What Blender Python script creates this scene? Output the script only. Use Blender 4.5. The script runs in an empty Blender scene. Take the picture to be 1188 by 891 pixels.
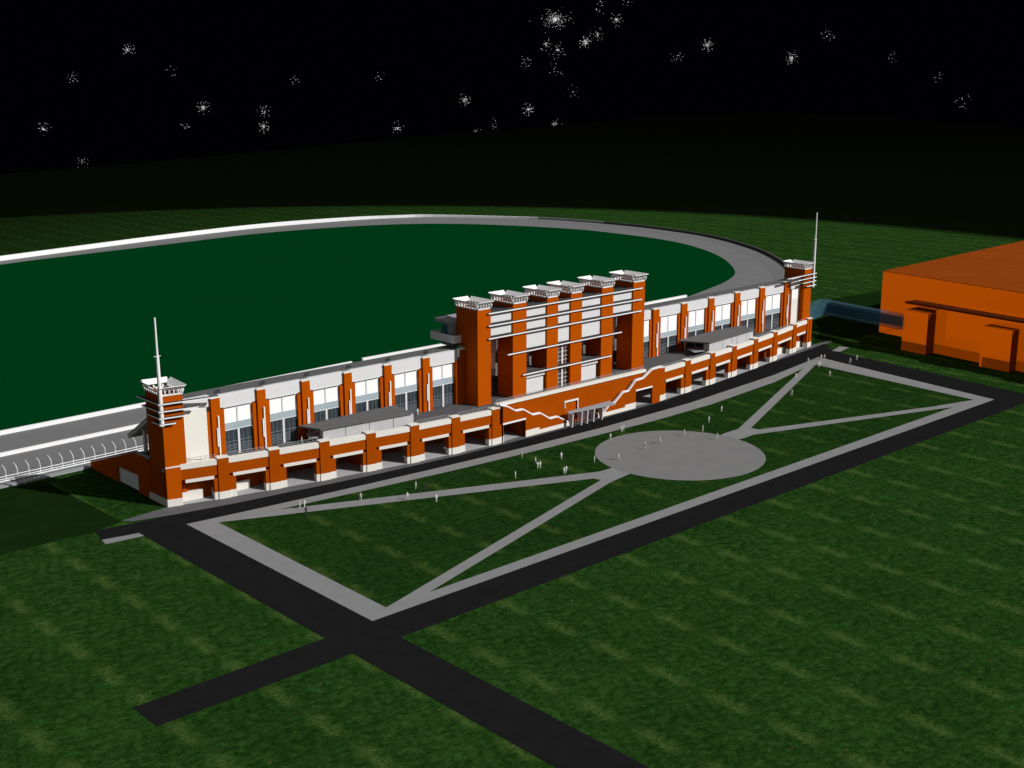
import bpy, bmesh, math, random
from mathutils import Vector, Matrix
random.seed(7)
sc = bpy.context.scene
COL = sc.collection

# ------------------------------------------------------------------ materials
def nt(name):
    m = bpy.data.materials.new(name); m.use_nodes = True
    n = m.node_tree.nodes; l = m.node_tree.links
    b = n['Principled BSDF']
    b.inputs['Specular IOR Level'].default_value = 0.1
    b.inputs['Roughness'].default_value = 0.8
    return m, n, l, b

def noise(n, l, co, scale, detail=4, rough=.55):
    t = n.new('ShaderNodeTexNoise'); t.inputs['Scale'].default_value = scale
    t.inputs['Detail'].default_value = detail; t.inputs['Roughness'].default_value = rough
    l.new(co, t.inputs['Vector']); return t.outputs['Fac']

def ramp(n, l, fac, stops):
    r = n.new('ShaderNodeValToRGB'); e = r.color_ramp.elements
    e[0].position, e[0].color = stops[0][0], (*stops[0][1], 1)
    e[1].position, e[1].color = stops[-1][0], (*stops[-1][1], 1)
    for p, c in stops[1:-1]:
        k = e.new(p); k.color = (*c, 1)
    l.new(fac, r.inputs['Fac']); return r.outputs['Color']

def math_(n, l, op, a, b=None, clamp=False):
    m = n.new('ShaderNodeMath'); m.operation = op; m.use_clamp = clamp
    for i, v in enumerate((a, b)):
        if v is None: continue
        if hasattr(v, 'links'): l.new(v, m.inputs[i])
        else: m.inputs[i].default_value = v
    return m.outputs[0]

def mixc(n, l, fac, a, b, mode='MIX'):
    m = n.new('ShaderNodeMix'); m.data_type = 'RGBA'; m.blend_type = mode
    for s, v in ((0, fac), (6, a), (7, b)):
        if hasattr(v, 'links'): l.new(v, m.inputs[s])
        elif s == 0: m.inputs[0].default_value = v
        else: m.inputs[s].default_value = (*v, 1)
    return m.outputs[2]

def obj_co(n):
    return n.new('ShaderNodeNewGeometry').outputs['Position']

def plain(name, col, var=.06, scale=.5, rough=.8, fine=3., spec=.1):
    m, n, l, b = nt(name); co = obj_co(n)
    f = noise(n, l, co, scale, 5); g = noise(n, l, co, fine, 3)
    s = math_(n, l, 'ADD', math_(n, l, 'MULTIPLY', f, .6), math_(n, l, 'MULTIPLY', g, .4))
    lo = tuple(c*(1-var*2) for c in col); hi = tuple(min(.95, c*(1+var*2)) for c in col)
    l.new(ramp(n, l, s, [(.25, lo), (.75, hi)]), b.inputs['Base Color'])
    b.inputs['Roughness'].default_value = rough
    b.inputs['Specular IOR Level'].default_value = spec
    return m

def brick(name, col, var=.05):
    m, n, l, b = nt(name); co = obj_co(n)
    f = noise(n, l, co, .35, 5); g = noise(n, l, co, 6, 2)
    s = math_(n, l, 'ADD', math_(n, l, 'MULTIPLY', f, .6), math_(n, l, 'MULTIPLY', g, .4))
    lo = tuple(c*(1-var*2) for c in col); hi = tuple(min(.95, c*(1+var*2)) for c in col)
    c = ramp(n, l, s, [(.25, lo), (.75, hi)])
    w = n.new('ShaderNodeTexWave'); w.bands_direction = 'Z'; w.inputs['Scale'].default_value = 1.3
    w.inputs['Distortion'].default_value = .4; l.new(co, w.inputs['Vector'])
    c2 = mixc(n, l, math_(n, l, 'MULTIPLY', w.outputs['Fac'], .07), c, tuple(k*.5 for k in col))
    l.new(c2, b.inputs['Base Color']); b.inputs['Roughness'].default_value = .9
    b.inputs['Specular IOR Level'].default_value = .03
    return m

def grass(name, dark, mid, light, streak, falloff=None, fstretch=.8):
    """mown turf: clumps, fine blades, and paler worn rows every 16 m; the falloff of light is painted on the far ground"""
    m, n, l, b = nt(name); co = obj_co(n)
    mp = n.new('ShaderNodeMapping'); l.new(co, mp.inputs['Vector'])
    mp.inputs['Rotation'].default_value = (0, 0, math.radians(25)); mp.inputs['Scale'].default_value = (1, fstretch, 1)
    v = mp.outputs[0]
    sp = n.new('ShaderNodeSeparateXYZ'); l.new(co, sp.inputs[0])
    # turf laid in 15.9 x 11.8 m mats that all wear alike: noise that closes on itself at that pitch
    def torus(ax, ay, scale, detail, rough):
        px = math_(n, l, 'MULTIPLY', sp.outputs[0], 2*math.pi/15.9); py = math_(n, l, 'MULTIPLY', sp.outputs[1], 2*math.pi/11.8)
        cb = n.new('ShaderNodeCombineXYZ')
        l.new(math_(n, l, 'MULTIPLY', math_(n, l, 'COSINE', px), ax), cb.inputs[0]); l.new(math_(n, l, 'MULTIPLY', math_(n, l, 'SINE', px), ax), cb.inputs[1])
        l.new(math_(n, l, 'MULTIPLY', math_(n, l, 'COSINE', py), ay), cb.inputs[2])
        t = n.new('ShaderNodeTexNoise'); t.noise_dimensions = '4D'; t.inputs['Scale'].default_value = scale
        t.inputs['Detail'].default_value = detail; t.inputs['Roughness'].default_value = rough
        l.new(cb.outputs[0], t.inputs['Vector']); l.new(math_(n, l, 'MULTIPLY', math_(n, l, 'SINE', py), ay), t.inputs['W'])
        return t.outputs['Fac']
    tile = torus(1.5, 1.9, 1.35, 7, .72)
    big = noise(n, l, v, .055, 3); med = noise(n, l, v, .8, 5, .75); fine = noise(n, l, co, 4.5, 4, .8)
    s = math_(n, l, 'ADD', math_(n, l, 'MULTIPLY', tile, .38), math_(n, l, 'MULTIPLY', fine, .34))
    s = math_(n, l, 'ADD', s, math_(n, l, 'MULTIPLY', med, .20))
    s = math_(n, l, 'ADD', s, math_(n, l, 'MULTIPLY', big, .08))
    c = ramp(n, l, s, [(.425, dark), (.5, mid), (.585, light)])
    wob = math_(n, l, 'MULTIPLY', math_(n, l, 'SUBTRACT', torus(2.5, 1.9, .5, 4, .7), .5), 5)
    ph = math_(n, l, 'ADD', math_(n, l, 'SUBTRACT', sp.outputs[0], 105.3 - 8), wob)
    fr = math_(n, l, 'SUBTRACT', math_(n, l, 'FRACT', math_(n, l, 'DIVIDE', ph, 15.9)), .5)
    band = math_(n, l, 'SUBTRACT', 1.1, math_(n, l, 'MULTIPLY', math_(n, l, 'ABSOLUTE', fr), 9.), True)
    ph2 = math_(n, l, 'ADD', sp.outputs[1], wob)
    fr2 = math_(n, l, 'SUBTRACT', math_(n, l, 'FRACT', math_(n, l, 'DIVIDE', ph2, 11.8)), .5)
    band2 = math_(n, l, 'SUBTRACT', 1.35, math_(n, l, 'MULTIPLY', math_(n, l, 'ABSOLUTE', fr2), 2.7), True)
    row = math_(n, l, 'MULTIPLY', band, band2)
    row = math_(n, l, 'MULTIPLY', row, ramp(n, l, noise(n, l, co, 1.6, 5, .8), [(.38, (0, 0, 0)), (.62, (1, 1, 1))]))
    c = mixc(n, l, math_(n, l, 'MULTIPLY', row, .9), c, streak)
    # scattered bare flecks
    vo = n.new('ShaderNodeTexVoronoi'); vo.inputs['Scale'].default_value = .22; l.new(co, vo.inputs['Vector'])
    fk = math_(n, l, 'LESS_THAN', vo.outputs['Distance'], .045)
    c = mixc(n, l, math_(n, l, 'MULTIPLY', fk, .55), c, (.16, .09, .03))
    if falloff:  # far ground darkened in colour to paint the light's falloff
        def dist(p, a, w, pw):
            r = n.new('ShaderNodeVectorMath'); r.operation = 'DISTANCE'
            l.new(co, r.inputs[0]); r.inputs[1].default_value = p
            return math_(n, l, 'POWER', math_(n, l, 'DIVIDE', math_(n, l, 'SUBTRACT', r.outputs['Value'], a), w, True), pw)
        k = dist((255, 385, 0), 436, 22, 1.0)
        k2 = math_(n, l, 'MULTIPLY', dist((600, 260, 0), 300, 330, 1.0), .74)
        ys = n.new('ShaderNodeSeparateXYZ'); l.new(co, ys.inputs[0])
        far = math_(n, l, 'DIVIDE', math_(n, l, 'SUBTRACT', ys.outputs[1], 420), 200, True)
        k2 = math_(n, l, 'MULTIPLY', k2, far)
        c = mixc(n, l, math_(n, l, 'MAXIMUM', k, k2), c, falloff)
        c = mixc(n, l, dist((255, 385, 0), 500, 1400, .6), c, (.0009, .0013, .0007))  # painted falloff carried on towards black with distance
    l.new(c, b.inputs['Base Color']); b.inputs['Roughness'].default_value = 1
    b.inputs['Specular IOR Level'].default_value = 0
    return m

def paving(name, col, scale=1.2, var=.08):
    m, n, l, b = nt(name); co = obj_co(n)
    t = n.new('ShaderNodeTexBrick'); l.new(co, t.inputs['Vector']); t.inputs['Scale'].default_value = scale
    t.inputs['Color1'].default_value = (*col, 1); t.inputs['Color2'].default_value = (*[c*(1-var) for c in col], 1)
    t.inputs['Mortar'].default_value = (*[c*.72 for c in col], 1); t.inputs['Mortar Size'].default_value = .03
    g = noise(n, l, co, .25, 5)
    c = mixc(n, l, .35, t.outputs['Color'], ramp(n, l, g, [(.3, tuple(c*.85 for c in col)), (.7, tuple(c*1.12 for c in col))]))
    l.new(c, b.inputs['Base Color']); b.inputs['Roughness'].default_value = .9
    b.inputs['Specular IOR Level'].default_value = .05
    return m

def glassy(name, col, alpha, glow=0., rough=.4):
    m, n, l, b = nt(name)
    out = n['Material Output']
    f = noise(n, l, obj_co(n), .12, 3)
    l.new(ramp(n, l, f, [(.3, tuple(c*.93 for c in col)), (.7, tuple(min(.95, c*1.06) for c in col))]), b.inputs['Base Color'])
    b.inputs['Roughness'].default_value = rough; b.inputs['Specular IOR Level'].default_value = .05
    if glow:
        b.inputs['Emission Color'].default_value = (*col, 1); b.inputs['Emission Strength'].default_value = glow
    tr = n.new('ShaderNodeBsdfTransparent'); mx = n.new('ShaderNodeMixShader'); mx.inputs[0].default_value = alpha
    l.new(tr.outputs[0], mx.inputs[1]); l.new(b.outputs[0], mx.inputs[2]); l.new(mx.outputs[0], out.inputs[0])
    return m

def emit(name, col, s):
    m = bpy.data.materials.new(name); m.use_nodes = True; n = m.node_tree.nodes; n.clear()
    e = n.new('ShaderNodeEmission'); o = n.new('ShaderNodeOutputMaterial')
    e.inputs[0].default_value = (*col, 1); e.inputs[1].default_value = s
    m.node_tree.links.new(e.outputs[0], o.inputs[0]); return m

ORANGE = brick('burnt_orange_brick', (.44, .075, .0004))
ORANGE_D = brick('podium_shaded_orange_brick', (.345, .059, .0004))  # darker copy of the orange, podium shade partly put in the colour
WHITE = plain('white_paint', (.84, .84, .85), .02)
STONE = plain('cast_stone', (.74, .71, .65), .03)
PANEL = plain('pale_grey_panel', (.67, .67, .685), .02)
PAVW = plain('pavilion_panel', (.46, .46, .475), .03)
GREYD = plain('dark_grey_concrete', (.075, .075, .078), .05)
GREY = plain('grey_metal', (.30, .31, .33), .05)
LGREY = plain('light_grey_render', (.50, .50, .52), .03)
DARKTOP = plain('dark_roofing', (.05, .05, .053), .08)
ROOF = plain('grey_roof_membrane', (.115, .115, .118), .08)
DECK = paving('deck_paving', (.10, .10, .103), .8, .08)
WIN = plain('white_window_panel', (.93, .93, .94), .005)
BAND = glassy('pale_blue_glass_band', (.36, .43, .47), 1.0, 0, .3)
BLIND = plain('dark_blue_glazing', (.030, .044, .055), .25, .8, .35, 2, .4)
LINE = plain('glazing_bar', (.24, .26, .28), .05)
CREAM = plain('cream_render', (.76, .74, .68), .02)
TEAL = plain('teal_glass', (.04, .14, .17), .1, 1, .3)
ASPH = plain('asphalt', (.0125, .0125, .0132), .10, .3, .95, 4, 0)
TRACK = plain('track_asphalt', (.175, .175, .18), .05, .08, .95, 1.2, 0)
WALK = paving('concrete_paving', (.245, .245, .25), .7)
PLAZA = paving('plaza_paving', (.205, .205, .207), .9)
FWALK = paving('forecourt_paving', (.12, .12, .125), .8)
INFIELD = plain('infield_turf', (.0002, .041, .0085), .05, .012, 1, .5, 0)
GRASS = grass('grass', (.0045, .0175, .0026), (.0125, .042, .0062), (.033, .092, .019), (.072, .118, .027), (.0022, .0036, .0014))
LAWN = grass('park_lawn', (.0040, .0165, .0026), (.0100, .034, .0054), (.022, .066, .012), (.062, .098, .021), None, .9)
PAD = plain('smooth_turf', (.0075, .0205, .0045), .2, .15, 1, 1.5, 0)
FAR_FALLOFF = None
FOLK = plain('pale_clothing', (.62, .62, .60), .05)
FOLK_D = plain('dark_figure', (.05, .05, .05), .05)  # plain dark colour for two of the figures
GLASSBR = glassy('blue_tinted_glass', (.055, .14, .19), .42, .02)
GLASSBR2 = glassy('deep_blue_glass', (.006, .05, .09), .72, .05)
HALL = glassy('glowing_translucent_orange_wall', (.09, .0145, .0003), .78, .0, .8)
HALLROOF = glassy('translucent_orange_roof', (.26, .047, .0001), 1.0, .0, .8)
HALLSIDE = glassy('translucent_shaded_side', (.10, .016, .0003), .8, .0, .8)  # wall orange darkened to paint the shade of the south faces
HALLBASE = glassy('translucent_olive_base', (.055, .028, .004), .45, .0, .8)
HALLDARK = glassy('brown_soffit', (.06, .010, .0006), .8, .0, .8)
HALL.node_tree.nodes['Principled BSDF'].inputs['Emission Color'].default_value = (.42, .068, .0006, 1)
HALL.node_tree.nodes['Principled BSDF'].inputs['Emission Strength'].default_value = .9  # added glow stands in for light falling on the hall walls
STARM = emit('star_light', (1, 1, 1), .8)

# ------------------------------------------------------------------ helpers
def meta(o, label=None, cat=None, group=None, kind=None):
    if label: o['label'] = label
    if cat: o['category'] = cat
    if group: o['group'] = group
    if kind: o['kind'] = kind
    return o

def thing(name, loc, label, cat, group=None):
    e = bpy.data.objects.new(name, None); COL.objects.link(e); e.location = loc
    return meta(e, label, cat, group)

class MB:
    def __init__(s): s.v = []; s.f = []; s.m = []
    def prism(s, poly, z0, z1, mi=0, top=None, z1s=None, z0s=None):
        a = sum(poly[i][0]*poly[(i+1) % len(poly)][1]-poly[(i+1) % len(poly)][0]*poly[i][1] for i in range(len(poly)))
        poly = list(poly); idx = list(range(len(poly)))
        if a < 0: poly.reverse(); idx.reverse()
        k = len(s.v); n = len(poly)
        for i, p in zip(idx, poly): s.v.append((p[0], p[1], z0s[i] if z0s else z0))
        for i, p in zip(idx, poly): s.v.append((p[0], p[1], z1s[i] if z1s else z1))
        s.f.append([k+i for i in range(n)][::-1]); s.m.append(mi)
        s.f.append([k+n+i for i in range(n)]); s.m.append(mi if top is None else top)
        for i in range(n):
            j = (i+1) % n; s.f.append([k+i, k+j, k+n+j, k+n+i]); s.m.append(mi)
        return s
    def box(s, x0, x1, y0, y1, z0, z1, mi=0, top=None):
        return s.prism([(x0, y0), (x1, y0), (x1, y1), (x0, y1)], z0, z1, mi, top)
    def ob(s, P, Q, t0, t1, d0, d1, z0, z1, mi=0, top=None):
        """box along the line P->Q: t0..t1 metres along it, d0..d1 metres behind it"""
        L = math.hypot(Q[0]-P[0], Q[1]-P[1]); ux, uy = (Q[0]-P[0])/L, (Q[1]-P[1])/L; nx, ny = -uy, ux
        pt = lambda t, d: (P[0]+ux*t+nx*d, P[1]+uy*t+ny*d)
        return s.prism([pt(t0, d0), pt(t1, d0), pt(t1, d1), pt(t0, d1)], z0, z1, mi, top)
    def vwall(s, P, Q, prof, d0, d1, mi=0):
        """upright slab: profile (t, z) in the plane of P->Q, thickness d0..d1 behind it"""
        L = math.hypot(Q[0]-P[0], Q[1]-P[1]); ux, uy = (Q[0]-P[0])/L, (Q[1]-P[1])/L; nx, ny = -uy, ux
        a = sum(prof[i][0]*prof[(i+1) % len(prof)][1]-prof[(i+1) % len(prof)][0]*prof[i][1] for i in range(len(prof)))
        if a < 0: prof = prof[::-1]
        k = len(s.v); n = len(prof)
        for d in (d0, d1):
            for t, z in prof: s.v.append((P[0]+ux*t+nx*d, P[1]+uy*t+ny*d, z))
        s.f.append([k+i for i in range(n)]); s.f.append([k+n+i for i in range(n)][::-1]); s.m += [mi, mi]
        for i in range(n):
            j = (i+1) % n; s.f.append([k+i, k+n+i, k+n+j, k+j]); s.m.append(mi)
        return s
    def bar(s, a, b, r, n=6, r2=None, mi=0):
        a = Vector(a); b = Vector(b); d = (b-a).normalized(); r2 = r if r2 is None else r2
        x = d.orthogonal().normalized(); y = d.cross(x); k = len(s.v)
        for c, rr in ((a, r), (b, r2)):
            for i in range(n):
                t = 2*math.pi*i/n; s.v.append(tuple(c+x*math.cos(t)*rr+y*math.sin(t)*rr))
        for i in range(n):
            j = (i+1) % n; s.f.append([k+i, k+j, k+n+j, k+n+i]); s.m.append(mi)
        s.f.append([k+i for i in range(n)][::-1]); s.f.append([k+n+i for i in range(n)]); s.m += [mi, mi]
        return s
    def slab4(s, a, b, c, d, th, mi=0):
        """thin plate over four 3D corners, thickness th downwards along its normal"""
        a, b, c, d = map(Vector, (a, b, c, d)); n = (b-a).cross(c-a).normalized()*th; k = len(s.v)
        for p in (a, b, c, d): s.v.append(tuple(p))
        for p in (a, b, c, d): s.v.append(tuple(p-n))
        for f in ([0, 1, 2, 3], [7, 6, 5, 4], [0, 4, 5, 1], [1, 5, 6, 2], [2, 6, 7, 3], [3, 7, 4, 0]):
            s.f.append([k+i for i in f]); s.m.append(mi)
        return s
    def build(s, name, mats, parent=None, bevel=0):
        if not isinstance(mats, (list, tuple)): mats = [mats]
        me = bpy.data.meshes.new(name); me.from_pydata(s.v, [], s.f); me.update()
        for m in mats: me.materials.append(m)
        for p, i in zip(me.polygons, s.m): p.material_index = i
        o = bpy.data.objects.new(name, me); COL.objects.link(o)
        if parent:
            o.parent = parent
            w = Vector((0, 0, 0)); q = parent
            while q: w += q.location; q = q.parent
            me.transform(Matrix.Translation(-w))
        return o

def sheet(name, poly, z, mat, label=None, zs=None):
    """flat sheet triangulated from an outline"""
    bm = bmesh.new(); vs = [bm.verts.new((p[0], p[1], (zs[i] if zs else z))) for i, p in enumerate(poly)]
    f = bm.faces.new(vs); bm.normal_update()
    if f.normal.z < 0: f.normal_flip()
    bmesh.ops.triangulate(bm, faces=[f], ngon_method='EAR_CLIP')
    me = bpy.data.meshes.new(name); bm.to_mesh(me); bm.free(); me.materials.append(mat)
    o = bpy.data.objects.new(name, me); COL.objects.link(o); o['kind'] = 'structure'
    return o

def smooth(pts, k=6, closed=False):
    out = []; n = len(pts)
    rng = range(n if closed else n-1)
    for i in rng:
        if closed: p0, p1, p2, p3 = pts[i-1], pts[i], pts[(i+1) % n], pts[(i+2) % n]
        else: p0, p1, p2, p3 = pts[max(i-1, 0)], pts[i], pts[i+1], pts[min(i+2, n-1)]
        for j in range(k):
            t = j/k
            out.append(tuple(.5*((2*p1[a])+(-p0[a]+p2[a])*t+(2*p0[a]-5*p1[a]+4*p2[a]-p3[a])*t*t+(-p0[a]+3*p1[a]-3*p2[a]+p3[a])*t**3) for a in (0, 1)))
    if not closed: out.append(pts[-1])
    return out

# ------------------------------------------------------------------ the ground
edge = [(-600, 640), (156.7, 1082.7), (287.0, 1146.7), (462.2, 1232.7), (624.1, 1289.0), (851.0, 1393.5), (1168.3, 1539.7), (1579.3, 1704.1),
        (2205.9, 1950.9), (2558.2, 2057.0), (2820, 2070), (2860, 1930), (2750.1, 1709.2), (2552.9, 1384.7), (2271.1, 1062.9),
        (2048.1, 801.9), (1641.4, 447.8), (1348.8, 232.8), (800, -250)]
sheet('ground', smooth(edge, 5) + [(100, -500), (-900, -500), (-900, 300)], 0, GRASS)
sheet('turf', [(95.6, 273.4), (105.3, 271.8), (106.2, 234.9), (99.6, 233.0), (70, 233.5), (60, 274)], .012, PAD)
sheet('turf', [(366, 240), (386, 250), (418.3, 275.8), (443.4, 285.7), (482.0, 283.4), (417.5, 232), (402, 232), (366, 239)], .012, PAD)

road_up = [(99.6, 233.3), (117.3, 231.0), (129.3, 228.8), (143.6, 227.0), (153.6, 225.6), (165.1, 224.2), (189.4, 222.4), (211.2, 221.9), (232.6, 221.8),
           (253.6, 222.3), (267.1, 223.0), (297.8, 226.5), (327.9, 230.9), (347.1, 233.4), (365.8, 235.9), (368.8, 235.8)]
sw_out = [(115.3, 224.1), (131.6, 222.3), (152.6, 220.2), (176.1, 218.3), (202.6, 216.5), (232.9, 215.6), (269.4, 216.2), (315.6, 220.2), (348.0, 225.4)]
sheet('pavement', [(106.4, 235.3), (117.5, 236.6), (117.5, 246)] + [(362, 248), (362, 238), (375.5, 238.3), (372, 235.9)] + [(368.8, 235.8)] +
      road_up[::-1][1:-1] + [(108, 233.4)], .03, FWALK)
# one sheet of asphalt: the road behind the park, round it and away to the south and west
sheet('road', road_up + [(362.2, 230.6), (359.2, 222.6), (354.9, 188.5), (349.6, 151.0), (115.0, 151.3), (114.6, -200), (105.6, -200), (105.7, 151.8),
      (71.5, 151.9), (71.5, 159.4), (105.6, 159.5), (105.7, 226.1), (98.3, 227.5)], .045, ASPH)
sheet('pavement', [(98.4, 227.5), (97.9, 224.7), (105.7, 223.8), (105.7, 226.0)], .05, WALK)
sheet('pavement', [(360.0, 227.9), (360.5, 225.1), (368.9, 226.9), (368.1, 230.1)], .05, WALK)
sheet('lawn', sw_out + [(337.2, 158.8), (115.3, 159.5)], .06, LAWN)
sw_in = [(120.7, 220.5), (134.5, 218.7), (155.1, 216.5), (178.1, 214.2), (204.2, 212.4), (227.0, 211.4), (247.7, 210.6), (272.6, 211.0), (308, 214.5), (330.0, 219.2), (337.9, 219.8)]
BZ = .16
def raised(name, polys, mat, z0=.046, z1=BZ):
    m = MB()
    for p in polys: m.prism(p, z0, z1)
    o = m.build(name, mat); o['kind'] = 'structure'; return o
def strip(name, a, b, mat, z1=BZ):
    m = MB(); n = len(a)
    bb = []
    for i in range(n):
        t = i/(n-1)*(len(b)-1); j = min(int(t), len(b)-2); f = t-j
        bb.append((b[j][0]*(1-f)+b[j+1][0]*f, b[j][1]*(1-f)+b[j+1][1]*f))
    for i in range(n-1): m.prism([a[i], a[i+1], bb[i+1], bb[i]], .046, z1)
    o = m.build(name, mat); o['kind'] = 'structure'; return o
# kerbed walks of the park
ring = sheet('path', sw_out + [(337.2, 158.8), (115.3, 159.5)] + [(115.3, 224.1-.001)] +
      [(120.7, 220.5), (120.4, 162.4), (332.6, 162.7), (337.9, 219.8)] + sw_in[::-1][1:], .075, WALK)
sheet('path', [(134.5, 218.6), (204.1, 190.1), (208.8, 189.9), (213.9, 188.5), (212.8, 184.2), (208.9, 184.1), (200.2, 182.8), (129.4, 162.2),
      (120.4, 162.35), (200.0, 185.5), (199.3, 187.4), (120.7, 220.5)], .080, WALK)
sheet('path', [(330.2, 219.2), (257.9, 190.2), (251.9, 190.1), (246.0, 189.0), (246.0, 184.2), (252.1, 183.9), (256.5, 184.1), (313.0, 165.3), (322.6, 161.9),
      (332.6, 162.7), (316.3, 167.1), (261.3, 186.2), (261.2, 188.5), (338.4, 219.8)], .080, WALK)
sheet('plaza', [(229.1+20.9*math.cos(t*math.pi/32), 186.3+20.9*math.sin(t*math.pi/32)) for t in range(64)], .086, PLAZA)

# ------------------------------------------------------------------ the race track
inner = [(-300, 560), (148, 600), (184.1, 612.5), (229.5, 624.5), (329.4, 638.8), (392.3, 646.9), (448.3, 641.0), (487.6, 626.6), (515, 602), (533.6, 570.9), (545, 542),
         (550.2, 512.2), (546.1, 454.6), (521.4, 404.4), (484.6, 363.9), (456.8, 346.3), (426.8, 335.9), (401.5, 328.6), (380, 325.5), (273.5, 318.6), (227.8, 318.3), (190, 318), (154.6, 319.3), (113.0, 319.3), (-300, 302)]
outer = [(-300, 590), (143, 611.8), (190, 623.7), (233.5, 633.6), (288, 647), (342.6, 659.3), (405, 668.5), (469.6, 665.1), (502, 656), (524.2, 643.4), (559.2, 598.3), (573, 570),
         (579.4, 538.6), (582, 505), (578.9, 468.9), (571, 441), (559., 416.), (543, 390), (520, 362), (495, 338), (465, 316), (430, 299), (385, 285), (330, 277), (128, 275), (95.8, 273.9), (-300, 258)]
sheet('race_track', smooth(outer, 4)+[(-300, 560)], .02, TRACK)
sheet('infield', smooth(inner, 5), .05, INFIELD)
# banked outer lane and the wall on top of it
ow = smooth(outer, 5)
def offset(poly, d):
    out = []
    for i, p in enumerate(poly):
        a = poly[max(i-1, 0)]; b = poly[min(i+1, len(poly)-1)]
        L = math.hypot(b[0]-a[0], b[1]-a[1]); out.append((p[0]+(b[1]-a[1])/L*d, p[1]-(b[0]-a[0])/L*d))
    return out
far = [p for p in ow if p[1] > 300 and p[0] > -290]
def wall_line(m, pts, th, z0, z1, base=None, mi=0, top=None):
    inn = offset(pts, th/2); out = offset(pts, -th/2)
    for i in range(len(pts)-1): m.prism([inn[i], inn[i+1], out[i+1], out[i]], z0, z1, mi, top)
t = thing('retaining_wall', (470, 655, 0), 'long curved white topped wall round the far outside bend of the race track', 'wall')
m = MB(); wi, wo = offset(far, .6), offset(far, -.6)
def wh(p):
    f = min(1, max(0, (430-p[0])/-130)) if p[1] > 560 else 1
    return 2.9-1.1*f
for i in range(len(far)-1):
    a_, b_ = wh(far[i]), wh(far[i+1]); yy = far[i][1] if far[i][0] > 500 else 999; q = 0 if yy > 590 else (2 if yy > 540 else 1)  # greys round the bend put the wall's shade into its colour
    m.prism([wi[i], wi[i+1], wo[i+1], wo[i]], 0, 4, q, q, z1s=[a_, b_, b_, a_])
m.build('wall', [WHITE, GREYD, GREY], t)
m = MB(); inn = offset(far, 1); inn2 = offset(far, 9)
k = 0
for i in range(len(far)-1):
    m.slab4((*inn2[i], .06), (*inn2[i+1], .06), (*inn[i+1], .55), (*inn[i], .55), .03)
m.build('banking', TRACK, t)

def simple_wall(label, pts, th, h, mat):
    m = MB(); wall_line(m, pts, th, 0, h); o = m.build('track_wall', mat); meta(o, label, 'wall'); return o
simple_wall('white low wall between infield and track, left stretch running behind the stadium roof', [(-100, 310.8), (113.0, 317.4), (154.6, 318.9), (227.6, 322.2)], .8, 1.1, WHITE)
simple_wall('short white low wall stretch meeting the central block behind the stadium roof', [(231.8, 322.2), (300, 321.8)], .9, 1.5, WHITE)
simple_wall('white low wall stretch ending in the infield right of the central towers', [(356, 325.4), (380.9, 326.6), (403.0, 327.1)], 1.0, 1.8, WHITE)
simple_wall('white wall down the middle of the grey track at the left picture edge', [(-100, 290.2), (146, 299.9)], .8, .9, WHITE)
# catch fence
t = thing('catch_fence', (110, 278.4, 0), 'white catch fence with curved posts along the near edge of the grey track', 'fence')
m = MB(); y_ = lambda x: 278.4+(x-100)*.035
for z in (.55, 1.15): m.bar((40, y_(40), z), (140, y_(140), z), .10, 5)
m.build('rail', WHITE, t)
m = MB(); m.prism([(40, 276.0), (140, 279.4), (140, 280), (40, 276.6)], 0, .16); m.build('kerb', WHITE, t)
m = MB(); m.prism([(40, 272.0), (117.4, 274.3), (117.4, 276.2), (40, 273.8)], 0, .3); m.build('base', GREY, t)
for i in range(29):
    x = 58.2+2.72*i
    m = MB(); p = [(0, 0, 0), (0, 0, 1.3), (0, .05, 2.4), (-.1, .5, 3.1), (-.25, 1.3, 3.55)]
    for a, b in zip(p, p[1:]): m.bar((x+a[0], y_(x)+a[1], a[2]), (x+b[0], y_(x)+b[1], b[2]), .085, 5)
    m.build('post', WHITE, t)

# ------------------------------------------------------------------ the stadium building
B = thing('stadium_building', (231, 236, 0), 'long burnt orange and white grandstand building with central towers and two flagpole corner towers', 'building')

# podium pillars: (x, y) of the outer front corner, on the left wing the extension of the pier lies to the right
Lp = [(128.5, 233.4), (140.1, 231.1), (152.1, 228.8), (164.0, 227.1), (175.7, 225.3), (187.7, 224.1), (200.1, 223.2)]
Rp = [(267.1, 223.6), (280.2, 224.7), (293.6, 226.2), (306.5, 227.9), (320.4, 230.0), (334.2, 232.4), (349.4, 235.4)]
LE = (117.6, 236.3); RE = (360.9, 237.4)
PT = 9.25
def pillar(P, Q, sgn, w=2.5, ext=1.5):
    """pillar at P, facade running towards Q; sgn +1: the pier extends along P->Q beyond the pillar, on both sides of the same facade line"""
    m = MB(); m.ob(P, Q, 0, w, 0, 1.6, 1.7, PT+.05); m.ob(P, Q, w, w+ext, .24, 1.5, 1.7, 4.9); m.ob(P, Q, -.95, 0, .24, 1.5, 1.7, 4.9)
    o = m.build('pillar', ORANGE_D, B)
    m = MB(); m.ob(P, Q, -.06, w+.06, -.07, 1.65, 0, 1.7); m.ob(P, Q, w+.06, w+ext+.06, .17, 1.55, 0, 1.698); m.ob(P, Q, -1.0, -.06, .17, 1.55, 0, 1.698); m.build('plinth', STONE, o)
    m = MB(); m.ob(P, Q, -.08, w+.08, -.08, 1.7, PT+.05, PT+.32); m.build('coping', STONE, o)
def mir(P, Q): return P, Q
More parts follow.
